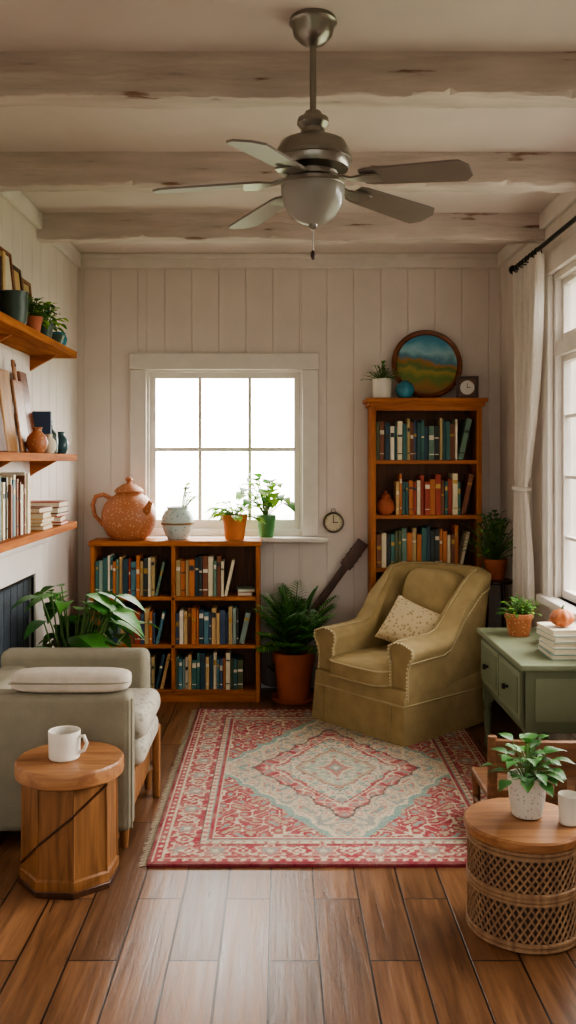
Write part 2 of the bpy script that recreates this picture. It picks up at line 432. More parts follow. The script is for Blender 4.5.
# low bookcase
b=B(); x0,x1,yf,yb=-1.089,-.115,5.16,5.38; T=.024
b.box((x0-.008,yf-.012,.926-.03),(x1+.008,yb,.926),M_orange,.004)
b.box((x0,yf,0),(x0+T,yb,.896),M_orangev,.003); b.box((x1-T,yf,0),(x1,yb,.896),M_orangev,.003)
b.box((-.613-.011,yf+.002,.05),(-.613+.011,yb-.01,.896),M_orangev,.003)
for zz in (.605,.33,.07): b.box((x0+T,yf+.002,zz-.022),(x1-T,yb-.01,zz),M_orange,.003)
b.box((x0+T,yf+.01,0),(x1-T,yf+.03,.05),M_orange,.002)
b.box((x0+T,yb-.01,.03),(x1-T,yb,.9),M_back)
b.done('low_bookcase')
b=B()
for zz,hm in ((.605,.24),(.33,.22),(.07,.21)):
    books(b,x0+T+.004,-.613-.014,yf+.012,zz,hm,hm-.045)
    books(b,-.613+.014,x1-T-.004-(.09 if zz>.6 else 0),yf+.012,zz,hm,hm-.045)
stack(b,-.2,5.25,.605,2,.1,.13)
b.done('books')

# tall bookcase
b=B(); x0,x1,yf,yb=.533,1.183,5.27,5.478
b.box((x0-.03,yf-.03,1.728),(x1+.03,yb,1.753),M_orange,.005); b.box((x0-.015,yf-.015,1.705),(x1+.015,yb,1.73),M_orange,.004)
b.box((x0,yf,0),(x0+.03,yb,1.705),M_orangev,.003); b.box((x1-.03,yf,0),(x1,yb,1.705),M_orangev,.003)
for zz in (1.39,1.068,.757,.43,.1): b.box((x0+.03,yf+.002,zz-.024),(x1-.03,yb-.01,zz),M_orange,.003)
b.box((x0+.03,yf+.005,0),(x1-.03,yf+.02,.08),M_orange); b.box((x0+.03,yb-.01,.02),(x1-.03,yb,1.71),M_back)
b.box((x0+.03,yf,1.68),(x1-.03,yf+.015,1.705),M_orange)
b.done('tall_bookcase')
b=B()
pal1=[BOOK[i] for i in (0,1,2,3,9,6,4,8,12,7,11,10)]
pal2=[BOOK[i] for i in (0,3,9,7,14,15,7,11,5,4,1,5)]
books(b,x0+.034,x1-.04,yf+.01,1.39,.25,.19,pal=pal1)
books(b,x0+.15,x1-.035,yf+.01,1.068,.245,.19,pal=pal2)
books(b,x0+.034,x1-.035,yf+.01,.757,.25,.19,pal=pal2+pal1)
books(b,x0+.034,x1-.035,yf+.01,.43,.25,.19)
b.done('books')

# ---------------------------------------------------------------- wall shelves left
SH=(1.94,1.42,1.08)
for zs in SH:
    b=B(); b.box((XL,2.7,zs-.035),(-1.03,4.57,zs),wood('honey_wood_long','#8e4f24','#b8733a',1,.75,spec=.1),.004)
    for yy in (4.45,3.7,2.9):
        b.loft([[(XL,yy-.012,zs-.035),(XL,yy-.012,zs-.11),(XL+.03,yy-.012,zs-.09),(XL+.13,yy-.012,zs-.035)],
                [(XL,yy+.012,zs-.035),(XL,yy+.012,zs-.11),(XL+.03,yy+.012,zs-.09),(XL+.13,yy+.012,zs-.035)]],M_orange)
    b.done('wall_shelf')

# ---------------------------------------------------------------- pots & plants
def pot(b,c,r,h,m,rim=.012,taper=.72,soil=True,seg=28):
    x,y,z=c
    b.lathe([(0.001,z),(r*taper,z),(r*(taper+.02),z+.004),(r*.93,z+h*.78),(r,z+h*.78),(r*1.01,z+h*.8),(r*1.01,z+h-.003),(r*.98,z+h),(r*.86,z+h),(r*.84,z+h*.88),(.001,z+h*.88)],(x,y,0),m,seg,False)
    if soil: b.lathe([(.001,z+h*.89),(r*.845,z+h*.885)],(x,y,0),M_soil,seg,False)
def roundpot(b,c,prof,r,h,m,seg=28,soil=True):
    x,y,z=c; b.lathe([(max(.001,p*r),z+q*h) for p,q in prof],(x,y,0),m,seg,False)
def arcstem(base,az,el,L,droop,n=7):
    pts=[];d=V((math.cos(az)*math.cos(el),math.sin(az)*math.cos(el),math.sin(el)))
    for i in range(n):
        t=i/(n-1); pts.append(V(base)+d*L*t-V((0,0,1))*droop*L*t*t)
    return pts
def bushy(b,c,n,L,LL,LW,mats,kind=0,el=(.5,1.4),droop=.25,az=None,stemr=.0022,leafdroop=.35,xmin=-9,xmax=9,ymax=9):
    for i in range(n):
        for tr in range(12):
            a=U(*(az or (0,6.283))); e=U(*el); l=L*U(.55,1.05)
            pts=arcstem((c[0]+U(-.01,.01),c[1]+U(-.01,.01),c[2]),a,e,l,droop)
            p=pts[-1]; q=p+V((math.cos(a),math.sin(a),0))*LL
            if xmin<q.x<xmax and q.y<ymax: break
        else: continue
        b.tube(pts,[stemr*1.2]*3+[stemr]*4,M_stem,5)
        d=(pts[-1]-pts[-2]).normalized(); d=(d+V((math.cos(a),math.sin(a),-.1))*.8).normalized()
        b.leaf(pts[-1],d,LL*U(.7,1.15),LW*U(.8,1.1),random.choice(mats),leafdroop,kind)
        if R()<.6:
            k=random.choice((3,4)); a2=a+U(-1.6,1.6)
            q=pts[k]+V((math.cos(a2),math.sin(a2),0))*LL*.8
            if xmin<q.x<xmax and q.y<ymax:
                b.leaf(pts[k],V((math.cos(a2),math.sin(a2),.4)),LL*U(.5,.8),LW*U(.6,.8),random.choice(mats),leafdroop,kind)
def fronds(b,c,n,L,lw,mats,el=(.6,1.4),droop=.6,ymax=9,xmin=-9,xmax=9,leaflet=.07,pairs=14,w=.012):
    for i in range(n):
        for tr in range(16):
            a=2*math.pi*i/n+U(-.3,.3)+tr*.5; e=U(*el); l=L*U(.7,1.05)
            pts=arcstem(c,a,e,l,droop,pairs+3); q=pts[-1]
            if xmin<q.x<xmax and q.y<ymax: break
        else: continue
        b.tube(pts,.0028,M_stem,5)
        for k in range(3,len(pts)):
            t=(pts[k]-pts[k-1]).normalized(); sd=t.cross(V((0,0,1))).normalized()
            ll=leaflet*math.sin(math.pi*(.12+.85*k/len(pts)))+.012
            for s_ in (-1,1):
                b.leaf(pts[k],(t*.7+sd*s_*1.0+V((0,0,.15))),ll,w,random.choice(mats),.35,0,4)

ZT=.926
b=B(); cx,cy=-.885,5.275; r=.160
pr=[(.001,0),(.55,0),(.6,.01),(.78,.07),(.94,.2),(1,.34),(.98,.46),(.88,.58),(.68,.68),(.5,.73),(.46,.76),(.5,.775)]
b.lathe([(p*r,ZT+q*.36) for p,q in pr],(cx,cy,0),M_teap,40)
b.lathe([(.53*r,ZT+.276),(.54*r,ZT+.283),(.45*r,ZT+.30),(.25*r,ZT+.32),(.1*r,ZT+.328),(.07*r,ZT+.336),(.13*r,ZT+.345),(.13*r,ZT+.356),(.05*r,ZT+.366),(.001,ZT+.367)],(cx,cy,0),M_teap,32)
b.tube([(cx-.10,cy,ZT+.235),(cx-.15,cy,ZT+.262),(cx-.195,cy,ZT+.25),(cx-.213,cy,ZT+.20),(cx-.20,cy,ZT+.14),(cx-.15,cy,ZT+.08)],[.014,.014,.013,.013,.012,.012],M_teap,12)
b.tube([(cx+.09,cy-.07,ZT+.15),(cx+.125,cy-.11,ZT+.18),(cx+.14,cy-.125,ZT+.215),(cx+.15,cy-.135,ZT+.23)],[.03,.022,.015,.014],M_teap,12)
b.done('terracotta_teapot')
b=B(); cx,cy=-.60,5.27
b.lathe([(p*.094,ZT+q*.19) for p,q in [(.01,0),(.55,0),(.62,.03),(.85,.25),(1,.5),(.98,.68),(.8,.86),(.62,.92),(.66,.97),(.72,1),(.6,1),(.56,.93),(.01,.9)]],(cx,cy,0),M_pale,36,False)
b.lathe([(p*.0965,ZT+q*.19) for p,q in [(.99,.46),(1,.52)]],(cx,cy,0),mat('glaze_band','#8a6a45',.5),36,False)
bushy(b,(cx+.03,cy,ZT+.165),12,.20,.06,.04,[M_leafl,M_leaf],el=(1.0,1.5),ymax=5.4,az=(-1.2,1.2))
b.done('potted_vase')
b=B(); cx,cy=-.265,5.26
pot(b,(cx,cy,ZT),.075,.145,mat('orange_glaze','#cb7a40',.5,var=.1))
bushy(b,(cx,cy,ZT+.13),34,.13,.085,.055,[M_leafl,M_leaf,M_leafl],el=(.25,1.2),ymax=5.42)
b.done('potted_plant')
b=B(); cx,cy=-.082,5.437
pot(b,(cx,cy,.9245),.058,.135,M_green)
bushy(b,(cx,cy-.02,1.05),26,.26,.115,.11,[M_leafl,M_leafl,M_leafl,M_leaf],kind=1,el=(.6,1.5),ymax=5.47,xmax=.09,xmin=-.27,az=(2.9,6.5),stemr=.003,droop=.12,leafdroop=.6)
b.done('potted_plant')

# palm
b=B(); c=(.080,5.235)
pot(b,(c[0],c[1],0),.122,.28,M_terra,taper=.74,seg=36)
b.lathe([(.001,0),(.125,0),(.135,.02),(.13,.022),(.118,.008),(.001,.006)],(c[0],c[1],0),M_terra,32,False)
fronds(b,(c[0],c[1],.25),34,.60,.02,[M_leaf,M_leaf,M_leafd],el=(.8,1.45),droop=.3,ymax=5.46,xmin=-.15,xmax=.36,leaflet=.11,pairs=18,w=.014)
fronds(b,(c[0],c[1],.25),18,.42,.02,[M_leaf,M_leaf,M_leafl],el=(.6,1.4),droop=.4,ymax=5.42,xmin=-.15,xmax=.36,leaflet=.10,pairs=14,w=.014)
b.done('potted_palm')

# guitar leaning
b=B(); sv=b.M
b.M=Matrix.Translation((.0,5.425,.20))@Matrix.Rotation(math.radians(36),4,'Y')@Matrix.Rotation(math.radians(-2),4,'X')
out=[]
for i in range(48):
    t=2*math.pi*i/48; z=.19*math.cos(t)
    rr=.115*(1-.22*math.cos(t))*(1-.25*math.exp(-((z-.04)/.05)**2))
    out.append((rr*math.sin(t)*1.15,z))
b.loft([[(p[0],0,p[1]) for p in out],[(p[0],.05,p[1]) for p in out]],M_dark)
b.box((-.022,-.012,.15),(.022,.02,.68),M_frame0:=wood('neck_wood','#3a2115','#5c3522',2,.4),.006)
b.box((-.036,-.012,.67),(.036,.012,.86),M_frame0,.006)
for i in range(3):
    for s_ in (-1,1): b.tube([(s_*.03,0,.70+i*.04),(s_*.041,0,.70+i*.04)],.004,M_dark,8)
b.box((-.035,-.008,-.09),(.035,.0,-.075),M_black)
for i in range(6): b.tube([(-.012+i*.005,-.013,-.08),(-.012+i*.005,-.0145,.68)],.0005,M_dark,4)
b.M=sv; b.done('acoustic_guitar')

# small wall clock
b=B(); c=V((.325,YB,1.01))
Mr=Matrix.Translation(c)@Matrix.Rotation(math.radians(90),4,'X'); b.M=Mr
b.lathe([(.001,0),(.060,0),(.064,.006),(.064,.02),(.058,.026),(.052,.022),(.051,.016)],(0,0,0),M_steel,36,False)
b.lathe([(.0525,.014),(.001,.0145)],(0,0,0),M_paper,36,False)
b.box((-.002,-.004,.016),(.002,.04,.018),M_black); b.box((-.004,-.002,.018),(.03,.002,.02),M_black)
for i in range(12):
    a=i*math.pi/6; b.box((.044*math.cos(a)-.002,.044*math.sin(a)-.002,.0145),(.044*math.cos(a)+.002,.044*math.sin(a)+.002,.016),M_black)
b.M=Matrix.Identity(4)
b.tube([c+V((-.012,-.012,.062)),c+V((-.01,-.012,.081)),c+V((.01,-.012,.081)),c+V((.012,-.012,.062))],.003,M_steel,8)
b.done('wall_clock')

ZK=1.753
m,nt,bs=newmat('landscape_painting'); L=nt.links
tc=N(nt,'ShaderNodeTexCoord'); no=N(nt,'ShaderNodeTexNoise'); no.inputs['Scale'].default_value=12; no.inputs['Detail'].default_value=7
L.new(tc.outputs['Object'],no.inputs['Vector']); sx=N(nt,'ShaderNodeSeparateXYZ'); L.new(tc.outputs['Object'],sx.inputs[0])
ma=N(nt,'ShaderNodeMath',operation='MULTIPLY_ADD'); ma.inputs[1].default_value=.12; L.new(no.outputs['Fac'],ma.inputs[0]); L.new(sx.outputs['Z'],ma.inputs[2])
ma2=N(nt,'ShaderNodeMath',operation='MULTIPLY_ADD'); ma2.inputs[1].default_value=.12; L.new(sx.outputs['X'],ma2.inputs[0]); L.new(ma.outputs[0],ma2.inputs[2])
mr=N(nt,'ShaderNodeMapRange'); mr.inputs['From Min'].default_value=.06; mr.inputs['From Max'].default_value=.48; L.new(ma2.outputs[0],mr.inputs[0])
cr=N(nt,'ShaderNodeValToRGB'); e=cr.color_ramp.elements
e[0].position=0; e[0].color=lin('#6b5a2c'); e[1].position=1; e[1].color=lin('#3d7f9d')
for p,c in ((.16,'#9a6f3a'),(.30,'#64803a'),(.40,'#a39248'),(.46,'#56743f'),(.52,'#a8763a'),(.58,'#4a7f94'),(.68,'#93c0c8'),(.82,'#4f95b2')):
    q=e.new(p); q.color=lin(c)
L.new(mr.outputs[0],cr.inputs[0]); L.new(cr.outputs[0],bs.inputs['Base Color']); bs.inputs['Roughness'].default_value=.5
M_paint=m
M_frame=wood('walnut_frame','#5a3018','#8a4e28',0,.35)
b=B(); r=.212
b.M=Matrix.Translation((.885,5.385,ZK+.005))@Matrix.Rotation(math.radians(-10),4,'X')@Matrix.Translation((0,0,r))@Matrix.Rotation(math.radians(90),4,'X')
b.lathe([(.001,-.012),(r,-.012),(r+.002,.004),(r-.008,.016),(r-.024,.012),(r-.030,.002)],(0,0,0),M_frame,56,False)
b.lathe([(r-.028,.002),(.001,.0025)],(0,0,0),M_paint,48,False)
b.M=Matrix.Identity(4); b.done('round_painting')
b=B(); b.lathe([(.001,0),(.025,0),(.045,.015),(.056,.045),(.05,.075),(.03,.093),(.018,.097),(.02,.103),(.014,.104),(.012,.095)],(.735,5.295,ZK),M_blue,28,False); b.done('blue_vase')
b=B(); b.lathe([(.001,0),(.05,0),(.055,.005),(.057,.115),(.053,.118),(.047,.115),(.046,.1),(.001,.1)],(.605,5.33,ZK),M_white,28,False)
bushy(b,(.605,5.33,ZK+.1),60,.12,.035,.018,[M_leaf,M_leafd],el=(.3,1.5),ymax=5.45,droop=.1); b.done('potted_plant')
b=B(); b.M=Matrix.Translation((1.115,5.36,ZK))@Matrix.Rotation(math.radians(-8),4,'Z')
for lo,hi in (((-.065,-.015,0),(-.047,.012,.135)),((.047,-.015,0),(.065,.012,.135)),((-.047,-.015,0),(.047,.012,.02)),((-.047,-.015,.117),(.047,.012,.135))): b.box(lo,hi,M_dark,.003)
b.box((-.05,-.002,.015),(.05,.008,.12),M_frame)
b.M=b.M@Matrix.Translation((0,-.002,.068))@Matrix.Rotation(math.radians(90),4,'X')
b.lathe([(.042,0),(.042,.008),(.036,.009),(.035,.004),(.001,.0045)],(0,0,0),M_white,28,False)
b.box((-.0015,-.003,.006),(.0015,.026,.0075),M_black); b.box((-.003,-.0015,.0075),(.02,.0015,.009),M_black)
b.M=Matrix.Identity(4); b.done('desk_clock')
b=B(); b.lathe([(.001,0),(.035,0),(.05,.02),(.056,.05),(.045,.08),(.028,.095),(.03,.105),(.018,.12),(.008,.125),(.01,.135),(.001,.14)],(.628,5.34,1.068),M_terra,28,False); b.done('lidded_jar')

# corner plant on stand
b=B(); c=(1.22,5.10); zs_=.70
for a in (0.6,2.17,3.74,5.31): b.tube([(c[0]+.09*math.cos(a),c[1]+.09*math.sin(a),0),(c[0]+.06*math.cos(a),c[1]+.06*math.sin(a),zs_)],.009,M_dark,8)
b.lathe([(.001,zs_-.005),(.095,zs_-.005),(.1,zs_),(.1,zs_+.012),(.001,zs_+.015)],(c[0],c[1],0),M_dark,28,False)
b.lathe([(.001,.3),(.07,.3),(.07,.31),(.001,.31)],(c[0],c[1],0),M_dark,28,False)
b.done('plant_stand')
b=B(); pot(b,(c[0],c[1],zs_+.0155),.066,.115,M_terra)
bushy(b,(c[0],c[1],zs_+.11),120,.32,.05,.03,[M_leafd,M_leafd,M_leaf],el=(.4,1.5),droop=.15,xmax=1.33,xmin=1.02,ymax=5.24); b.done('potted_plant')

# ---------------------------------------------------------------- olive armchair
AM=Matrix.Translation((.675,4.815,.012))@Matrix.Rotation(math.radians(-50),4,'Z')@Matrix.Diagonal((1,1.12,1,1))
b=B(); b.M=AM
def upath(W,yf,yc,n=14,ns=8,ry=None):
    ry=ry or W
    pts=[]
    for i in range(ns): pts.append((V((-W,yf+(yc-yf)*i/ns,0)),V((-1,0,0))))
    for i in range(n+1):
        a=math.pi-math.pi*i/n; ca=abs(math.cos(a))**.62*(1 if math.cos(a)>0 else -1); sa=math.sin(a)**.62
        pts.append((V((W*ca,yc+ry*sa,0)),V((ca*.9,sa,0)).normalized()))
    for i in range(1,ns+1): pts.append((V((W,yc+(yf-yc)*i/ns,0)),V((1,0,0))))
    return pts
P=upath(.262,-.30,.06,ry=.25)
rings=[]
Q=upath(.318,-.33,.055,ry=.302)
plan=[p for p,_ in Q]
for z,s_ in ((.0,1.035),(.012,1.035),(.10,1.018),(.20,1.0),(.25,.992),(.26,.96)):
    ring=[]
    for i,p in enumerate(plan):
        k=s_+ (.005*math.sin(i*2.9) if z<.1 else 0)
        ring.append((p.x*k,p.y*k,z))
    rings.append(ring)
b.loft(rings,M_olive)
b.tube([(p.x*1.002,p.y*1.002,.185) for p in plan]+[(plan[0].x*1.002,plan[0].y*1.002,.185)],.0045,M_olive2,8,False)
for xx in (-.24,.24): b.box((xx-.004,-.350,.004),(xx+.004,-.334,.18),M_olive,.003)
rings=[]
for i,(p,nr) in enumerate(P):
    t=(p.y-(-.30))/(.31+.30)
    k=max(0,min(1,(t-.38)/.42)); k=k*k*(3-2*k)
    h=.485+.03*t+(.79-.515)*k
    th=.055-.008*k; roll=.030*(1-k)+.008
    lean=.045*k
    pr=[(-th,.20),(-th-.005,.30),(-th-.004,h-.10),(-th-roll*.5,h-.055),(-th-roll*.35,h-.02),(-th*.5,h),(th*.4,h+.002),(th+roll*.8,h-.02),(th+roll,h-.055),(th+roll*.3,h-.095),(th,h-.14),(th,.30),(th,.20)]
    rings.append([p+nr*(n_+lean*max(0,(z-.3)/.5))+V((0,0,z)) for n_,z in pr])
b.loft(rings,M_olive)
for sx_ in (-1,1):
    pr=rings[0] if sx_<0 else rings[-1]
    cen=sum((V(q) for q in pr),V())/len(pr)
    pts=[cen+(V(q)-cen)*.96+V((0,-.004,0)) for q in pr]
    b.tube([q for q in pts],.006,M_olive2,8,False)
    for i in range(len(pts)-1):
        a_,c_=pts[i],pts[i+1]; n_=max(1,int((c_-a_).length/.016))
        for k in range(n_): b.sph(a_+(c_-a_)*k/n_+V((0,-.006,0)),.005,M_nail,6,4)
edge=[V(r_[9]) for r_ in rings]; b.tube(edge,.005,M_olive2,6,False)
for i in range(len(edge)-1):
    a_,c_=edge[i],edge[i+1]; n_=max(1,int((c_-a_).length/.02))
    for k in range(n_): b.sph(a_+(c_-a_)*k/n_,.0055,M_nail,6,4)
top=[V(r_[5])+V((0,0,.001)) for r_ in rings]
b.tube(top,.004,M_olive2,6,False)
b.sph((0,-.115,.30),(.213,.255,.062),M_olive,40,18,.38)
b.sph((0,.185,.53),(.195,.075,.25),M_olive,36,20,.5,rot=Matrix.Rotation(math.radians(-10),3,'X'))
ring=[]
for j in range(60):
    a=2*math.pi*j/60; sp=lambda x:(abs(x)**.38)*(1 if x>=0 else -1)
    ring.append((.213*sp(math.cos(a)),-.115+.255*sp(math.sin(a)),.285))
for dz in (-.02,.05): b.tube([(p[0],p[1],.285+dz) for p in ring]+[(ring[0][0],ring[0][1],.285+dz)],.005,M_olive2,6,False)
b.done('armchair',ang=60)
# pillow
b=B(); b.M=AM@Matrix.Translation((.045,.015,.485))@Matrix.Rotation(math.radians(-30),4,'X')@Matrix.Rotation(math.radians(20),4,'Z')@Matrix.Rotation(math.radians(8),4,'Y')
n=22; vs=[];fs=[]
for side in (-1,1):
    for i in range(n+1):
        for j in range(n+1):
            u=-1+2*i/n; v=-1+2*j/n
            pin=1-.09*((1-u*u)*(abs(v)**3)) ; pin2=1-.09*((1-v*v)*(abs(u)**3))
            th=.062*((1-u**4)*(1-v**4))**.5
            vs.append((u*.175*pin2,side*th,v*.13*pin))
o=(n+1)**2
for s_ in (0,1):
    for i in range(n):
        for j in range(n):
            a=s_*o+i*(n+1)+j; fs.append((a,a+1,a+n+2,a+n+1))
b.add(vs,fs,M_pillow); b.done('throw_pillow',wn=False,ang=180)

# ---------------------------------------------------------------- left grey armchair
b=B()
b.box((-1.17,3.20,.06),(-.53,3.31,.555),M_grey,.03,4)
b.box((-1.17,3.74,.06),(-.55,3.85,.595),M_grey,.035,4)
b.box((-1.175,3.205,.06),(-1.04,3.845,.535),M_grey,.04,4)
b.box((-1.10,3.29,.08),(-.55,3.76,.26),M_oak,.008)
b.box((-.575,3.29,.13),(-.535,3.76,.24),M_oak,.008)
for xx in (-.56,-1.14):
    for yy in (3.235,3.815): b.tube([(xx,yy,.0),(xx,yy,.08)],[.014,.02],M_oak,10)
b.box((-.525,3.70,.0),(-.495,3.735,.30),M_oak,.006)
b.box((-1.08,3.315,.255),(-.50,3.735,.35),M_patt,.035,4)
b.box((-1.07,3.318,.35),(-.49,3.732,.455),M_patt,.045,4)
b.tube([(-.528,3.205,.08),(-.528,3.205,.54)],.004,M_grey,6)
b.done('grey_armchair',ang=60)
b=B(); b.sph((-.755,3.262,.594),(.215,.062,.038),M_cream,36,16,.45)
b.tube([(-.755-.212*(1 if abs(math.cos(a))<1e-9 else math.copysign(abs(math.cos(a))**.45,math.cos(a))),3.262+.062*math.copysign(abs(math.sin(a))**.45,math.sin(a)),.594) for a in [2*math.pi*k/60 for k in range(61)]],.003,M_grey,6,False)
b.done('bolster_cushion')

# left side table
b=B(); c=(-.70,3.0)
def poly(n,r,z,ph=0): return [(c[0]+r*math.cos(2*math.pi*i/n+ph),c[1]+r*math.sin(2*math.pi*i/n+ph),z) for i in range(n)]
b.loft([poly(8,.158,.015,.3),poly(8,.162,.02,.3),poly(8,.162,.05,.3),poly(8,.155,.056,.3),poly(8,.152,.345,.3)],M_oak)
b.loft([poly(8,.164,.0,.3),poly(8,.166,.004,.3),poly(8,.166,.018,.3),poly(8,.164,.02,.3)],M_dark)
b.lathe([(.001,.345),(.165,.345),(.176,.352),(.178,.362),(.178,.392),(.172,.40),(.001,.401)],(c[0],c[1],0),M_oakx,48,False)
for i in range(8):
    a=2*math.pi*i/8+.3
    b.tube([(c[0]+.155*math.cos(a),c[1]+.155*math.sin(a),.05),(c[0]+.152*math.cos(a),c[1]+.152*math.sin(a),.345)],.004,M_oak,6)
for fa,za_,zb_ in ((4,.07,.16),(5,.16,.26),(6,.26,.335)):
    a0=2*math.pi*fa/8+.3; a1=2*math.pi*(fa+1)/8+.3
    b.tube([V((c[0]+.156*math.cos(a0),c[1]+.156*math.sin(a0),za_)),V((c[0]+.156*math.cos(a1),c[1]+.156*math.sin(a1),zb_))],.004,M_dark,6)
b.done('wooden_side_table')
b=B(); mx_,my_=-.715,2.985; z=.4015
b.lathe([(.001,0),(.045,0),(.051,.006),(.053,.09),(.0515,.093),(.049,.09),(.047,.012),(.001,.008)],(mx_,my_,z),M_white,36,False)
b.lathe([(.001,.06),(.048,.06)],(mx_,my_,z),mat('coffee','#3a2213',.2,bump=0),28,False)
b.tube([(mx_+.048,my_-.01,z+.075),(mx_+.068,my_-.015,z+.078),(mx_+.078,my_-.017,z+.055),(mx_+.068,my_-.015,z+.03),(mx_+.048,my_-.01,z+.022)],.006,M_white,10)
b.done('coffee_mug')

# big leafy plant left
random.seed(21)
b=B(); c=(-.96,4.14)
pot(b,(c[0],c[1],0),.13,.30,M_dgreen)
for i in range(95):
    for tr in range(60):
        a=U(0,6.283); e=U(.5,1.45); l=U(.28,.62)
        pts=arcstem((c[0]+U(-.03,.03),c[1]+U(-.03,.03),.27),a,e,l,.12)
        L_=U(.13,.20)
        q=pts[-1]+V((math.cos(a),math.sin(a),0))*L_*.9
        if -1.17<q.x<-.60 and 3.90<q.y<4.62 and pts[-1].z<.80: break
    else: continue
    b.tube(pts,.0035,M_stem,6)
    mm=random.choice([M_leaf,M_leafd,M_leaf])
    b.leaf(pts[-1],V((math.cos(a),math.sin(a),U(-.3,.3))),L_,L_*.6,mm,.5,1,6,.15)
b.done('leafy_houseplant')
random.seed(5)

# ---------------------------------------------------------------- shelf contents left
z=SH[0]+.0005
b=B()
for i,(y,w,h,dx) in enumerate(((3.48,.035,.34,.0),(3.56,.03,.33,.0),(3.63,.03,.35,.0),(3.70,.025,.31,.0),(3.74,.03,.34,0))):
    b.box((XL+dx+.005,y,z),(XL+dx+.085,y+w,z+h-.02),[BOOK[4],BOOK[11],BOOK[4],M_dark,BOOK[15]][i],.003)
b.done('books')
def frame(y,z,w,h,mf,mi_,tilt=8,xoff=.02,dz=0):
    b=B(); b.M=Matrix.Translation((XL+xoff+h*math.sin(math.radians(tilt)),y,z))@Matrix.Rotation(math.radians(-tilt),4,'Y')
    b.box((0,-w/2,0),(.014,-w/2+.018,h),mf,.002);b.box((0,w/2-.018,0),(.014,w/2,h),mf,.002)
    b.box((0,-w/2+.018,0),(.014,w/2-.018,.018),mf,.002);b.box((0,-w/2+.018,h-.018),(.014,w/2-.018,h),mf,.002); b.box((.002,-w/2+.01,.01),(.007,w/2-.01,h-.01),mi_)
    return b.done('picture_frame')
frame(3.92,z,.20,.37,M_frame,M_paper,6); frame(4.10,z,.14,.33,M_dark,BOOK[15],6); frame(4.26,z,.15,.30,M_oak,BOOK[11],6)
b=B(); roundpot(b,(-1.085,3.68,z),[(0,0),(.75,0),(.9,.1),(1,.5),(.98,.9),(1.05,.95),(1.05,1),(.9,1),(.88,.9),(0,.88)],.054,.135,M_dgreen); b.lathe([(.001,z+.12),(.048,z+.12)],(-1.085,3.68,0),M_soil,20,False); b.done('plant_pot')
for (x,y,mm) in ((-1.085,3.94,M_terra),(-1.08,4.12,M_dgreen)):
    b=B(); pot(b,(x,y,z),.045,.075,mm)
    bushy(b,(x,y,z+.065),60,.13,.05,.026,[M_leaf,M_leafd,M_leafl],el=(.2,1.45),xmin=-1.15,xmax=-.98); b.done('potted_plant')
b=B(); b.lathe([(.001,0),(.025,0),(.03,.006),(.052,.05),(.05,.052),(.045,.048),(.02,.012),(.001,.01)],(-1.09,4.34,z),M_dgreen,28,False); b.done('ceramic_bowl')
b=B(); b.lathe([(.001,0),(.03,0),(.04,.02),(.045,.05),(.035,.075),(.038,.08),(.03,.08),(.001,.07)],(-1.10,4.46,z),M_blue,28,False); b.done('blue_vase')
z=SH[1]+.0005
def board(y,w,h,m,tilt=7,handle=True,rnd=.02,xo=.015):
    b=B(); b.M=Matrix.Translation((XL+xo+h*math.sin(math.radians(tilt))+.02,y,z))@Matrix.Rotation(math.radians(-tilt),4,'Y')
    b.box((0,-w/2,0),(.016,w/2,h*.78 if handle else h),m,rnd if rnd<.008 else .0079,3)
    if handle:
        b.box((.001,-w*.13,h*.76),(.015,w*.13,h),m,.007,3)
        b.tube([(-.002,0,h*.94),(.018,0,h*.94)],.008,M_dark,10)
    return b.done('cutting_board')
M_b1=wood('board_maple','#8a623c','#b98c5a',2,.6); M_b2=wood('board_walnut','#4a2d1c','#6e4529',2,.6)
board(3.66,.18,.42,M_b2,9,True,xo=.0); board(3.85,.15,.36,M_b1,7,False); board(4.01,.14,.42,M_oakx,8,True)
board(4.16,.12,.38,M_frame,9,False,xo=.01)
b=B(); b.box((XL+.03,4.255,z),(XL+.15,4.275,z+.2),BOOK[8],.003); b.box((XL+.03,4.28,z),(XL+.12,4.295,z+.17),BOOK[14],.003); b.done('books')
def vase(x,y,z,r,h,prof,m,name='ceramic_vase',handle=False):
    b=B(); b.lathe([(max(.001,p*r),q*h) for p,q in prof],(x,y,z),m,28,False)
    if handle: b.tube([(x+.0,y+r*.4,z+h*.85),(x,y+r*1.3,z+h*.8),(x,y+r*1.35,z+h*.5),(x,y+r*.9,z+h*.35)],.005,m,8)
    b.done(name)
JUG=[(0,0),(.6,0),(.9,.2),(1,.42),(.85,.65),(.45,.82),(.4,.9),(.5,1),(.4,1),(.3,.9),(0,.88)]
BOT=[(0,0),(.8,0),(.95,.05),(1,.4),(.9,.6),(.4,.75),(.35,.95),(.42,1),(.3,1),(0,.97)]
vase(-1.08,4.0,z,.048,.115,JUG,M_teap,'ceramic_jug',True)
vase(-1.07,4.17,z,.034,.09,JUG,M_paper)
vase(-1.12,4.37,z,.042,.16,BOT,M_dgreen)
vase(-1.09,4.48,z,.038,.11,JUG,mat('teal_glaze','#35545a',.3,var=.2))
z=SH[2]+.0005
b=B(); books(b,3.30,3.86,-1.06,z,.26,.2,.13,False,'y',pal=[BOOK[i] for i in (3,4,11,14,9,12,15)]); b.done('books')
b=B(); random.seed(3); stack(b,-1.13,4.05,z,5,.19,.2,[BOOK[4],BOOK[5],BOOK[11],BOOK[15]],'x'); b.done('book_stack')
b=B(); stack(b,-1.13,4.34,z,5,.19,.2,[BOOK[9],BOOK[4],BOOK[12],BOOK[5]],'x'); b.done('book_stack')
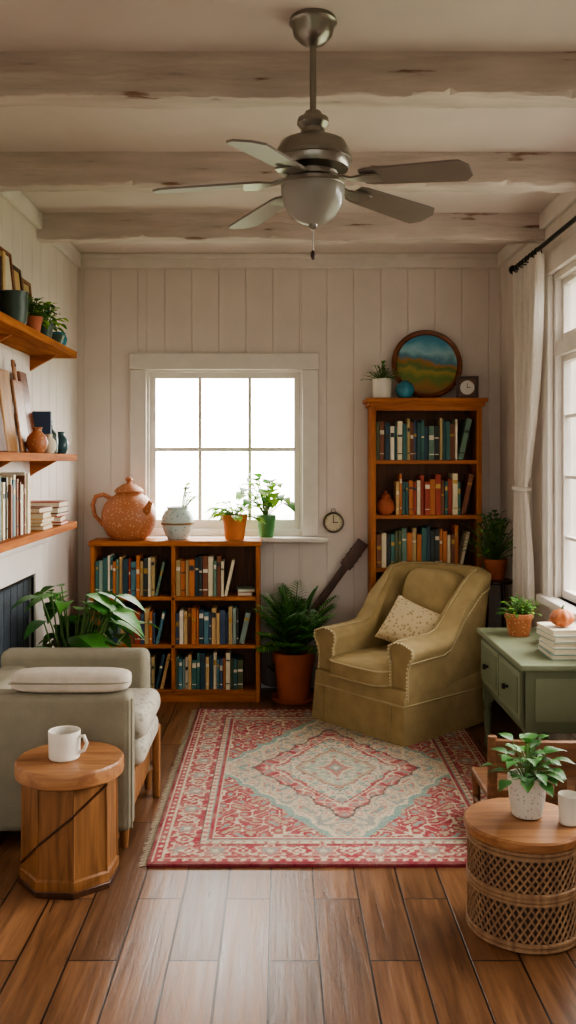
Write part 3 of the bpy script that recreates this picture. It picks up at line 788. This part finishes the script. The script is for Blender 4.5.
# ---------------------------------------------------------------- desk right
b=B(); x0,x1,y0,y1=.985,1.318,3.62,4.40
b.box((x0-.02,y0-.02,.543),(x1,y1+.02,.568),M_desk2,.006)
b.box((x0,y0,.30),(x1,y0+.02,.543),M_desk,.003); b.box((x0,y1-.02,.30),(x1,y1,.543),M_desk,.003)
b.box((x1-.02,y0,.30),(x1,y1,.543),M_desk,.003); b.box((x0,y0,.29),(x1,y1,.31),M_desk,.003)
b.box((x0,y0,.30),(x0+.018,y1,.543),M_desk,.003)
b.box((x0+.04,y0-.006,.335),(x1-.04,y0+.002,.51),M_desk2,.004)
for k in range(2):
    ya=y0+.03+k*(y1-y0-.06)/2+.008; yb_=y0+.03+(k+1)*(y1-y0-.06)/2-.008
    b.box((x0-.012,ya,.33),(x0+.002,yb_,.525),M_desk2,.004)
    b.box((x0-.016,ya+.025,.352),(x0-.010,yb_-.025,.503),M_desk,.004)
    ym=(ya+yb_)/2
    b.tube([(x0-.012,ym,.428),(x0-.025,ym,.428),(x0-.03,ym,.428),(x0-.042,ym,.428)],[.006,.006,.014,.011],M_black,12)
for xx in (x0+.025,x1-.025):
    for yy in (y0+.025,y1-.025):
        b.box((xx-.022,yy-.022,.22),(xx+.022,yy+.022,.543),M_desk,.003)
        b.lathe([(.001,0),(.012,0),(.016,.02),(.012,.04),(.016,.09),(.02,.16),(.013,.185),(.021,.20),(.02,.22)],(xx,yy,0),M_desk,16,False)
b.done('writing_desk')
ZD=.5685
b=B(); pot(b,(1.12,4.22,ZD),.066,.105,M_teap); bushy(b,(1.12,4.22,ZD+.095),120,.09,.025,.016,[M_leafl,M_leaf,M_leaf],el=(.1,1.5),droop=.1); b.done('potted_plant')
b=B(); random.seed(11); zt_=stack(b,1.205,3.80,ZD,5,.19,.22,[BOOK[9],BOOK[3],BOOK[15],BOOK[13]],'x'); b.done('book_stack')
b=B()
rings=[]
for i in range(13):
    ph=-math.pi/2+math.pi*i/12; ring=[]
    for j in range(40):
        th=2*math.pi*j/40; rr=.05*max(.04,math.cos(ph))*(1+.06*math.cos(th*8)); ring.append((1.185+rr*math.cos(th),3.78+rr*math.sin(th),zt_+.038+.037*math.sin(ph)))
    rings.append(ring)
M_pump=mat('pumpkin_skin','#b4683c',.5,var=.12)
b.loft(rings,M_pump); b.tube([(1.185,3.78,zt_+.066),(1.187,3.78,zt_+.082),(1.192,3.78,zt_+.09)],[.007,.005,.004],M_stem,8); b.done('small_pumpkin')
b=B(); b.lathe([(.001,0),(.035,0),(.04,.008),(.075,.06),(.08,.085),(.074,.085),(.066,.06),(.03,.015),(.001,.012)],(1.235,4.03,ZD),M_terra,32,False)
b.sph((1.235,4.03,ZD+.07),.045,M_pump,16,10); b.done('terracotta_bowl')

# wooden chair
M_cr=wood('chair_wood','#5f3f28','#8a603f',0,.5)
b=B(); x0,x1,z0=.755,1.21,.0135
N_=16
def backarc(t):
    x=x0+(x1-x0)*t; return x, 3.20-.05*math.sin(math.pi*t)
def rail(za,zb,arch=0,th=.018):
    rg=[]
    for i in range(N_+1):
        t=i/N_; x,y=backarc(t); zt=zb+arch*math.sin(math.pi*t)
        rg.append([(x,y-th/2,za),(x,y+th/2,za),(x,y+th/2,zt-.004),(x,y+th/4,zt),(x,y-th/4,zt),(x,y-th/2,zt-.004)])
    b.loft(rg,M_cr)
rail(z0+.27,z0+.385,.008,.022)
rail(z0+.185,z0+.21,0)
for k in range(1,6):
    x,y=backarc(k/6); b.box((x-.022,y-.006,z0+.205),(x+.022,y+.006,z0+.275),M_cr,.003)
for xx in (x0,x1):
    b.tube([(xx,3.185,z0),(xx,3.2,z0+.17),(xx,3.2,z0+.395)],[.015,.019,.017],M_cr,12)
    b.tube([(xx+(.012 if xx==x0 else -.012),3.49,z0),(xx,3.48,z0+.17)],[.013,.017],M_cr,12)
    b.tube([(xx,3.19,z0+.07),(xx,3.485,z0+.07)],.009,M_cr,8)
b.box((x0-.012,3.17,z0+.155),(x1+.012,3.51,z0+.182),M_cr,.010,3)
b.tube([(x0,3.34,z0+.07),(x1,3.34,z0+.07)],.009,M_cr,8)
b.done('wooden_chair')

# wicker drum table
b=B(); c=(.728,2.69); H=.285
b.lathe([(.001,.004),(.155,.004),(.158,.01),(.158,H),(.001,H)],(c[0],c[1],0),mat('wicker_core','#3f2d22',.85,var=.25,scale=30),48,False)
for zz in (.008,.022,.138,.150,.162,H-.02,H-.006): b.tube([(c[0]+.163*math.cos(a),c[1]+.163*math.sin(a),zz) for a in [2*math.pi*k/48 for k in range(49)]],.0065,M_wick,6,False)
nst=48
for (za,zb) in ((.028,.132),(.168,H-.026)):
    for k in range(nst):
        for s_ in (-1,1):
            pts=[]
            for q in range(6):
                t=q/5; a=2*math.pi*k/nst+s_*t*.42; rr=.1615+s_*.0012
                pts.append((c[0]+rr*math.cos(a),c[1]+rr*math.sin(a),za+(zb-za)*t))
            b.tube(pts,.0032,M_wick,5,False)
b.lathe([(.001,H),(.165,H),(.174,H+.005),(.176,H+.012),(.176,H+.026),(.171,H+.032),(.001,H+.033)],(c[0],c[1],0),M_oakx,56,False)
b.done('wicker_side_table')
zt=H+.0335
b=B(); p=(.745,2.715)
b.lathe([(.001,0),(.038,0),(.044,.004),(.053,.05),(.057,.11),(.057,.122),(.052,.122),(.049,.11),(.001,.108)],(p[0],p[1],zt),M_whitet,36,False)
b.lathe([(.001,.109),(.049,.109)],(p[0],p[1],zt),M_soil,24,False)
bushy(b,(p[0],p[1],zt+.105),44,.15,.062,.04,[M_leaf,M_leafd,M_leafd],kind=0,el=(.3,1.5),droop=.2,stemr=.0016,xmin=.6,xmax=.88); b.done('potted_plant')
b=B(); b.lathe([(.001,0),(.026,0),(.03,.004),(.032,.085),(.0305,.087),(.029,.084),(.027,.01),(.001,.008)],(.853,2.655,zt),M_white,32,False); b.done('ceramic_cup')

# ---------------------------------------------------------------- ceiling fan
b=B(); fx,fy=.094,2.56
b.lathe([(.001,ZC),(.066,ZC),(.068,ZC-.012),(.06,ZC-.02),(.055,ZC-.045),(.035,ZC-.066),(.016,ZC-.076),(.001,ZC-.078)],(fx,fy,0),M_steel,40,False)
b.tube([(fx,fy,ZC-.07),(fx,fy,2.36)],.0095,M_steel,14)
b.lathe([(.01,2.385),(.022,2.38),(.03,2.365),(.044,2.36),(.046,2.345),(.034,2.33),(.034,2.318),(.06,2.305),(.092,2.29),(.105,2.265),(.108,2.235),(.1,2.215),(.07,2.205),(.07,2.19),(.085,2.185),(.092,2.178),(.092,2.168),(.088,2.165)],(fx,fy,0),M_steel,48,False)
b.lathe([(.105,2.25),(.111,2.247),(.111,2.239),(.105,2.236)],(fx,fy,0),M_steel,48,False)
b.lathe([(.09,2.166),(.091,2.15),(.083,2.115),(.064,2.083),(.035,2.064),(.001,2.058)],(fx,fy,0),M_glassw,40,False)
b.lathe([(.012,2.062),(.012,2.05),(.005,2.046),(.001,2.045)],(fx,fy,0),M_steel,16,False)
b.tube([(fx,fy,2.05),(fx,fy,1.985)],.0018,M_steel,6); b.sph((fx,fy,1.973),(.007,.007,.014),M_dark,12,8)
for ang in (36,120,181,246,334):
    b.M=Matrix.Translation((fx,fy,2.192))@Matrix.Rotation(math.radians(ang),4,'Z')@Matrix.Rotation(math.radians(4.5),4,'Y')
    b.loft([[(.07,-.02,.0),(.07,.02,.0),(.07,.02,.006),(.07,-.02,.006)],[(.12,-.014,-.012),(.12,.014,-.012),(.12,.014,-.006),(.12,-.014,-.006)],[(.165,-.036,-.014),(.165,.036,-.014),(.165,.036,-.008),(.165,-.036,-.008)],[(.20,-.03,-.014),(.20,.03,-.014),(.20,.03,-.008),(.20,-.03,-.008)]],M_steel)
    b.M=b.M@Matrix.Rotation(math.radians(-11),4,'X')
    n=14; rg=[]
    for i in range(n+1):
        t=i/n; x=.15+.305*t; w=.043+.014*t
        if t>.9: w*=math.sqrt(max(.12,1-((t-.9)/.1)**2*.8))
        if t<.05: w*=.85
        rg.append([(x,-w,-.008),(x,w,-.008),(x,w,-.002),(x,-w,-.002)])
    b.loft(rg,M_blade)
b.M=Matrix.Identity(4); b.done('ceiling_fan')

# ---------------------------------------------------------------- rug
rx0,rx1,ry0,ry1=-.455,.955,3.07,4.995
hx=(rx1-rx0)/2; hy=(ry1-ry0)/2; cx=(rx0+rx1)/2; cy=(ry0+ry1)/2
nx,ny=280,380
xs=np.linspace(-hx,hx,nx+1); ys=np.linspace(-hy,hy,ny+1); Xg,Yg=np.meshgrid(xs,ys)
q=.0065; X_=np.floor(Xg/q+.5)*q; Y_=np.floor(Yg/q+.5)*q
col=np.zeros(X_.shape+(3,))
def C(h): return np.array(lin(h)[:3])
red,dred,cream,teal,grey,pink,tan,dk=[C(h) for h in ('#9c3045','#7e2238','#cbbea6','#7b9b94','#8f938f','#b46866','#ab9b80','#55434a')]
ax,ay=np.abs(X_),np.abs(Y_); ex=hx-ax; ey=hy-ay; e=np.minimum(ex,ey); t=np.where(ex<ey,ay,ax)
def S(mask,c): col[mask]=c
S(e>=-1,cream)
fx_,fy_=hx-.215,hy-.215
m1=ax/fx_+ay/fy_
rng=np.random.default_rng(4)
def smooth(a,k):
    for _ in range(k): a=(a+np.roll(a,1,0)+np.roll(a,-1,0)+np.roll(a,1,1)+np.roll(a,-1,1))/5
    return a
inner=e>.215
def scrolls(sc_,th,c,k1=1.0):
    f=np.sin(ax*sc_+1.7*np.sin(ay*sc_*.6*k1))+np.cos(ay*sc_*.85+1.4*np.sin(ax*sc_*.7*k1)); S(cur&(np.abs(f)<th),c)
    return f
cur=inner; col[cur]=tan*.35+cream*.65
f=scrolls(62,.30,grey); S(cur&(f>1.25),pink); S(cur&(f>1.6),teal); S(cur&(f<-1.35),red*.6+cream*.4); S(cur&(f<-1.7),cream)
w_=np.abs(np.sin(ax*38)*.018+np.sin(ay*31)*.018)
mm=m1+w_*1.6
cur=inner&(mm>1.16); col[cur]=red; f=scrolls(70,.22,cream); S(cur&(f>1.2),pink); S(cur&(f>1.6),teal); S(cur&(f<-1.4),tan)
cur=inner&(mm>1.10)&(mm<=1.16); col[cur]=teal
cur=inner&(mm>1.07)&(mm<=1.10); col[cur]=cream
for b_,c_ in ((.80,dk),(.775,pink),(.62,cream),(.60,red),(.575,cream),(.40,red),(.385,tan),(.34,teal*.7+cream*.3),(.20,cream),(.17,red*.7+cream*.3),(.10,teal),(.05,cream)):
    cur=inner&(mm<b_); col[cur]=c_
    if b_==.775: f=scrolls(75,.3,cream); S(cur&(f>1.2),red); S(cur&(f<-1.4),grey)
    if b_==.575: f=scrolls(80,.28,grey); S(cur&(f>1.2),teal); S(cur&(f<-1.3),pink); S(cur&(f<-1.7),cream)
    if b_==.34: f=scrolls(95,.3,cream); S(cur&(f>1.5),pink)
for a_,b_,c_ in ((.0,.014,dred),(.014,.02,cream),(.02,.045,red),(.045,.052,cream),(.052,.16,red),(.16,.166,dk),(.166,.19,cream),(.19,.197,teal),(.197,.209,red),(.209,.216,cream)):
    S((e>=a_)&(e<b_),c_)
cur=(e>=.02)&(e<.045); u=np.mod(t,.04)-.02; S(cur&(np.abs(u)+np.abs(e-.032)<.011),cream)
cur=(e>=.166)&(e<.19); S(cur&(np.abs(u)+np.abs(e-.178)<.011),pink)
cur=(e>=.052)&(e<.16); p_=.19; u=np.mod(t,p_)-p_/2; v=e-.106
f=np.sin(t*90+1.5*np.sin(e*80))+np.cos(e*95+1.2*np.sin(t*60)); S(cur&(np.abs(f)<.16),pink); S(cur&(f>1.65),cream)
S(cur&(np.abs(v-.032*np.sin(2*np.pi*t/p_*1))<.006),cream)
rr=np.sqrt(u*u+v*v)*(1+.22*np.cos(6*np.arctan2(v,u)))
for k,cc in ((.050,cream),(.040,pink),(.028,grey),(.012,cream)): S(cur&(rr<k),cc)
u2=np.mod(t+p_/2,p_)-p_/2; rr=np.abs(u2)+np.abs(v)
for k,cc in ((.034,cream),(.022,red),(.01,cream)): S(cur&(rr<k),cc)
n1=rng.random(X_.shape)[...,None]; 
n2=smooth(rng.random(X_.shape),16)[...,None]; n2=(n2-n2.min())/(n2.max()-n2.min())
fade=.08+.34*np.clip(n2*1.6-.5,0,1)
col=col*(1-fade)+C('#b3a795')*fade
col=col*(.76+.40*n1)
zr=.011+.0012*smooth(rng.random(X_.shape),1)
vs=np.stack([Xg,Yg,zr],-1).reshape(-1,3)
idx=np.arange((nx+1)*(ny+1)).reshape(ny+1,nx+1)
fs=np.stack([idx[:-1,:-1],idx[:-1,1:],idx[1:,1:],idx[1:,:-1]],-1).reshape(-1,4)
bnd=list(idx[0,:])+list(idx[1:,-1])+list(idx[-1,:-1][::-1])+list(idx[1:-1,0][::-1])
nb_=len(vs); low=vs[bnd].copy(); low[:,2]=0.0005
vs2=np.concatenate([vs,low]); fl=fs.tolist()
for i in range(len(bnd)):
    j=(i+1)%len(bnd); fl.append([int(bnd[j]),int(bnd[i]),nb_+i,nb_+j])
cols=np.concatenate([col.reshape(-1,3),np.tile(C('#7e2238'),(len(bnd),1))])
fv=[];nf=len(vs2)
for i in range(230):
    y=-hy+.004+(2*hy-.008)*i/229; l=rng.uniform(.022,.036); o=rng.uniform(-.003,.003); k=nf+len(fv)
    fv+=[(-hx,y-.0022,.006),(-hx,y+.0022,.006),(-hx-l,y+.0018+o,.001),(-hx-l,y-.0018+o,.001)]; fl.append([k,k+1,k+2,k+3])
vs2=np.concatenate([vs2,np.array(fv)]); cols=np.concatenate([cols,np.tile(C('#cfc4ab'),(len(fv),1))])
me=bpy.data.meshes.new('rug'); me.from_pydata(vs2.tolist(),[],fl); me.update()
ca=me.color_attributes.new('weave','FLOAT_COLOR','POINT')
buf=np.ones((len(vs2),4),dtype=np.float32); buf[:,:3]=np.clip(cols,0,1); ca.data.foreach_set('color',buf.ravel())
m,nt,bs=newmat('woven_wool'); at=N(nt,'ShaderNodeAttribute'); at.attribute_name='weave'
nt.links.new(at.outputs['Color'],bs.inputs['Base Color']); bs.inputs['Roughness'].default_value=.95; bs.inputs['Specular IOR Level'].default_value=.15
no=N(nt,'ShaderNodeTexNoise'); no.inputs['Scale'].default_value=300; bp=N(nt,'ShaderNodeBump'); bp.inputs['Strength'].default_value=.4; bp.inputs['Distance'].default_value=.003
tc=N(nt,'ShaderNodeTexCoord'); nt.links.new(tc.outputs['Object'],no.inputs['Vector']); nt.links.new(no.outputs['Fac'],bp.inputs['Height']); nt.links.new(bp.outputs[0],bs.inputs['Normal'])
me.materials.append(m); ob=bpy.data.objects.new('patterned_rug',me); ob.location=(cx,cy,0); sc.collection.objects.link(ob)

# ---------------------------------------------------------------- world & lights
w=bpy.data.worlds.new('sky'); sc.world=w; w.use_nodes=True; nt=w.node_tree; L=nt.links
bg=nt.nodes['Background']; tc=N(nt,'ShaderNodeTexCoord')
dt=N(nt,'ShaderNodeVectorMath',operation='DOT_PRODUCT'); dt.inputs[1].default_value=V((.45,.89,.08)).normalized()
L.new(tc.outputs['Generated'],dt.inputs[0])
mr=N(nt,'ShaderNodeMapRange'); mr.inputs['From Min'].default_value=-.3; mr.inputs['From Max'].default_value=.5; mr.inputs['To Min'].default_value=1.8; mr.inputs['To Max'].default_value=20
L.new(dt.outputs['Value'],mr.inputs[0]); L.new(mr.outputs[0],bg.inputs['Strength'])
sx=N(nt,'ShaderNodeSeparateXYZ'); L.new(tc.outputs['Generated'],sx.inputs[0])
no=N(nt,'ShaderNodeTexNoise'); no.inputs['Scale'].default_value=9; no.inputs['Detail'].default_value=4; L.new(tc.outputs['Generated'],no.inputs['Vector'])
ma=N(nt,'ShaderNodeMath',operation='MULTIPLY_ADD'); ma.inputs[1].default_value=-.22; L.new(no.outputs['Fac'],ma.inputs[0]); L.new(sx.outputs['Z'],ma.inputs[2])
cr=N(nt,'ShaderNodeValToRGB'); e=cr.color_ramp.elements; e[0].position=0.10; e[0].color=(.15,.16,.10,1); e[1].position=.20; e[1].color=(1,.95,.885,1)
mr3=N(nt,'ShaderNodeMapRange'); mr3.inputs['From Min'].default_value=-.3; mr3.inputs['From Max'].default_value=.7; L.new(ma.outputs[0],mr3.inputs[0])
L.new(mr3.outputs[0],cr.inputs[0]); L.new(cr.outputs[0],bg.inputs['Color'])
def area(name,loc,rot,sx_,sy_,power,col=(1,1,1),portal=False):
    l=bpy.data.lights.new(name,'AREA'); l.shape='RECTANGLE'; l.size=sx_; l.size_y=sy_; l.energy=power; l.color=col
    if portal: l.cycles.is_portal=True
    o=bpy.data.objects.new(name,l); o.location=loc; o.rotation_euler=rot; sc.collection.objects.link(o); return o
area('window_light_portal',((WB[0]+WB[1])/2,YB+.14,(WB[2]+WB[3])/2),(math.radians(-90),0,0),.96,1.0,1,portal=True)
area('window_light_portal',(XR+.14,(WR[0]+WR[1])/2,(WR[2]+WR[3])/2),(0,math.radians(90),0),1.6,2.0,1,portal=True)
area('room_opening_portal',((XL+XR)/2,YF,ZC/2),(math.radians(90),0,0),2.6,2.7,1,portal=True)

cam=bpy.data.cameras.new('camera'); cam.lens=31.64; cam.sensor_width=36; cam.shift_x=8/1024; cam.shift_y=-52/1024; cam.clip_start=.05
co=bpy.data.objects.new('camera',cam); co.location=(0,0,1.39); co.rotation_euler=(math.radians(90),0,0); sc.collection.objects.link(co); sc.camera=co
try: sc.view_settings.look='AgX - Medium High Contrast'
except Exception as ex: print(ex)
print('view',sc.view_settings.view_transform,sc.view_settings.look)
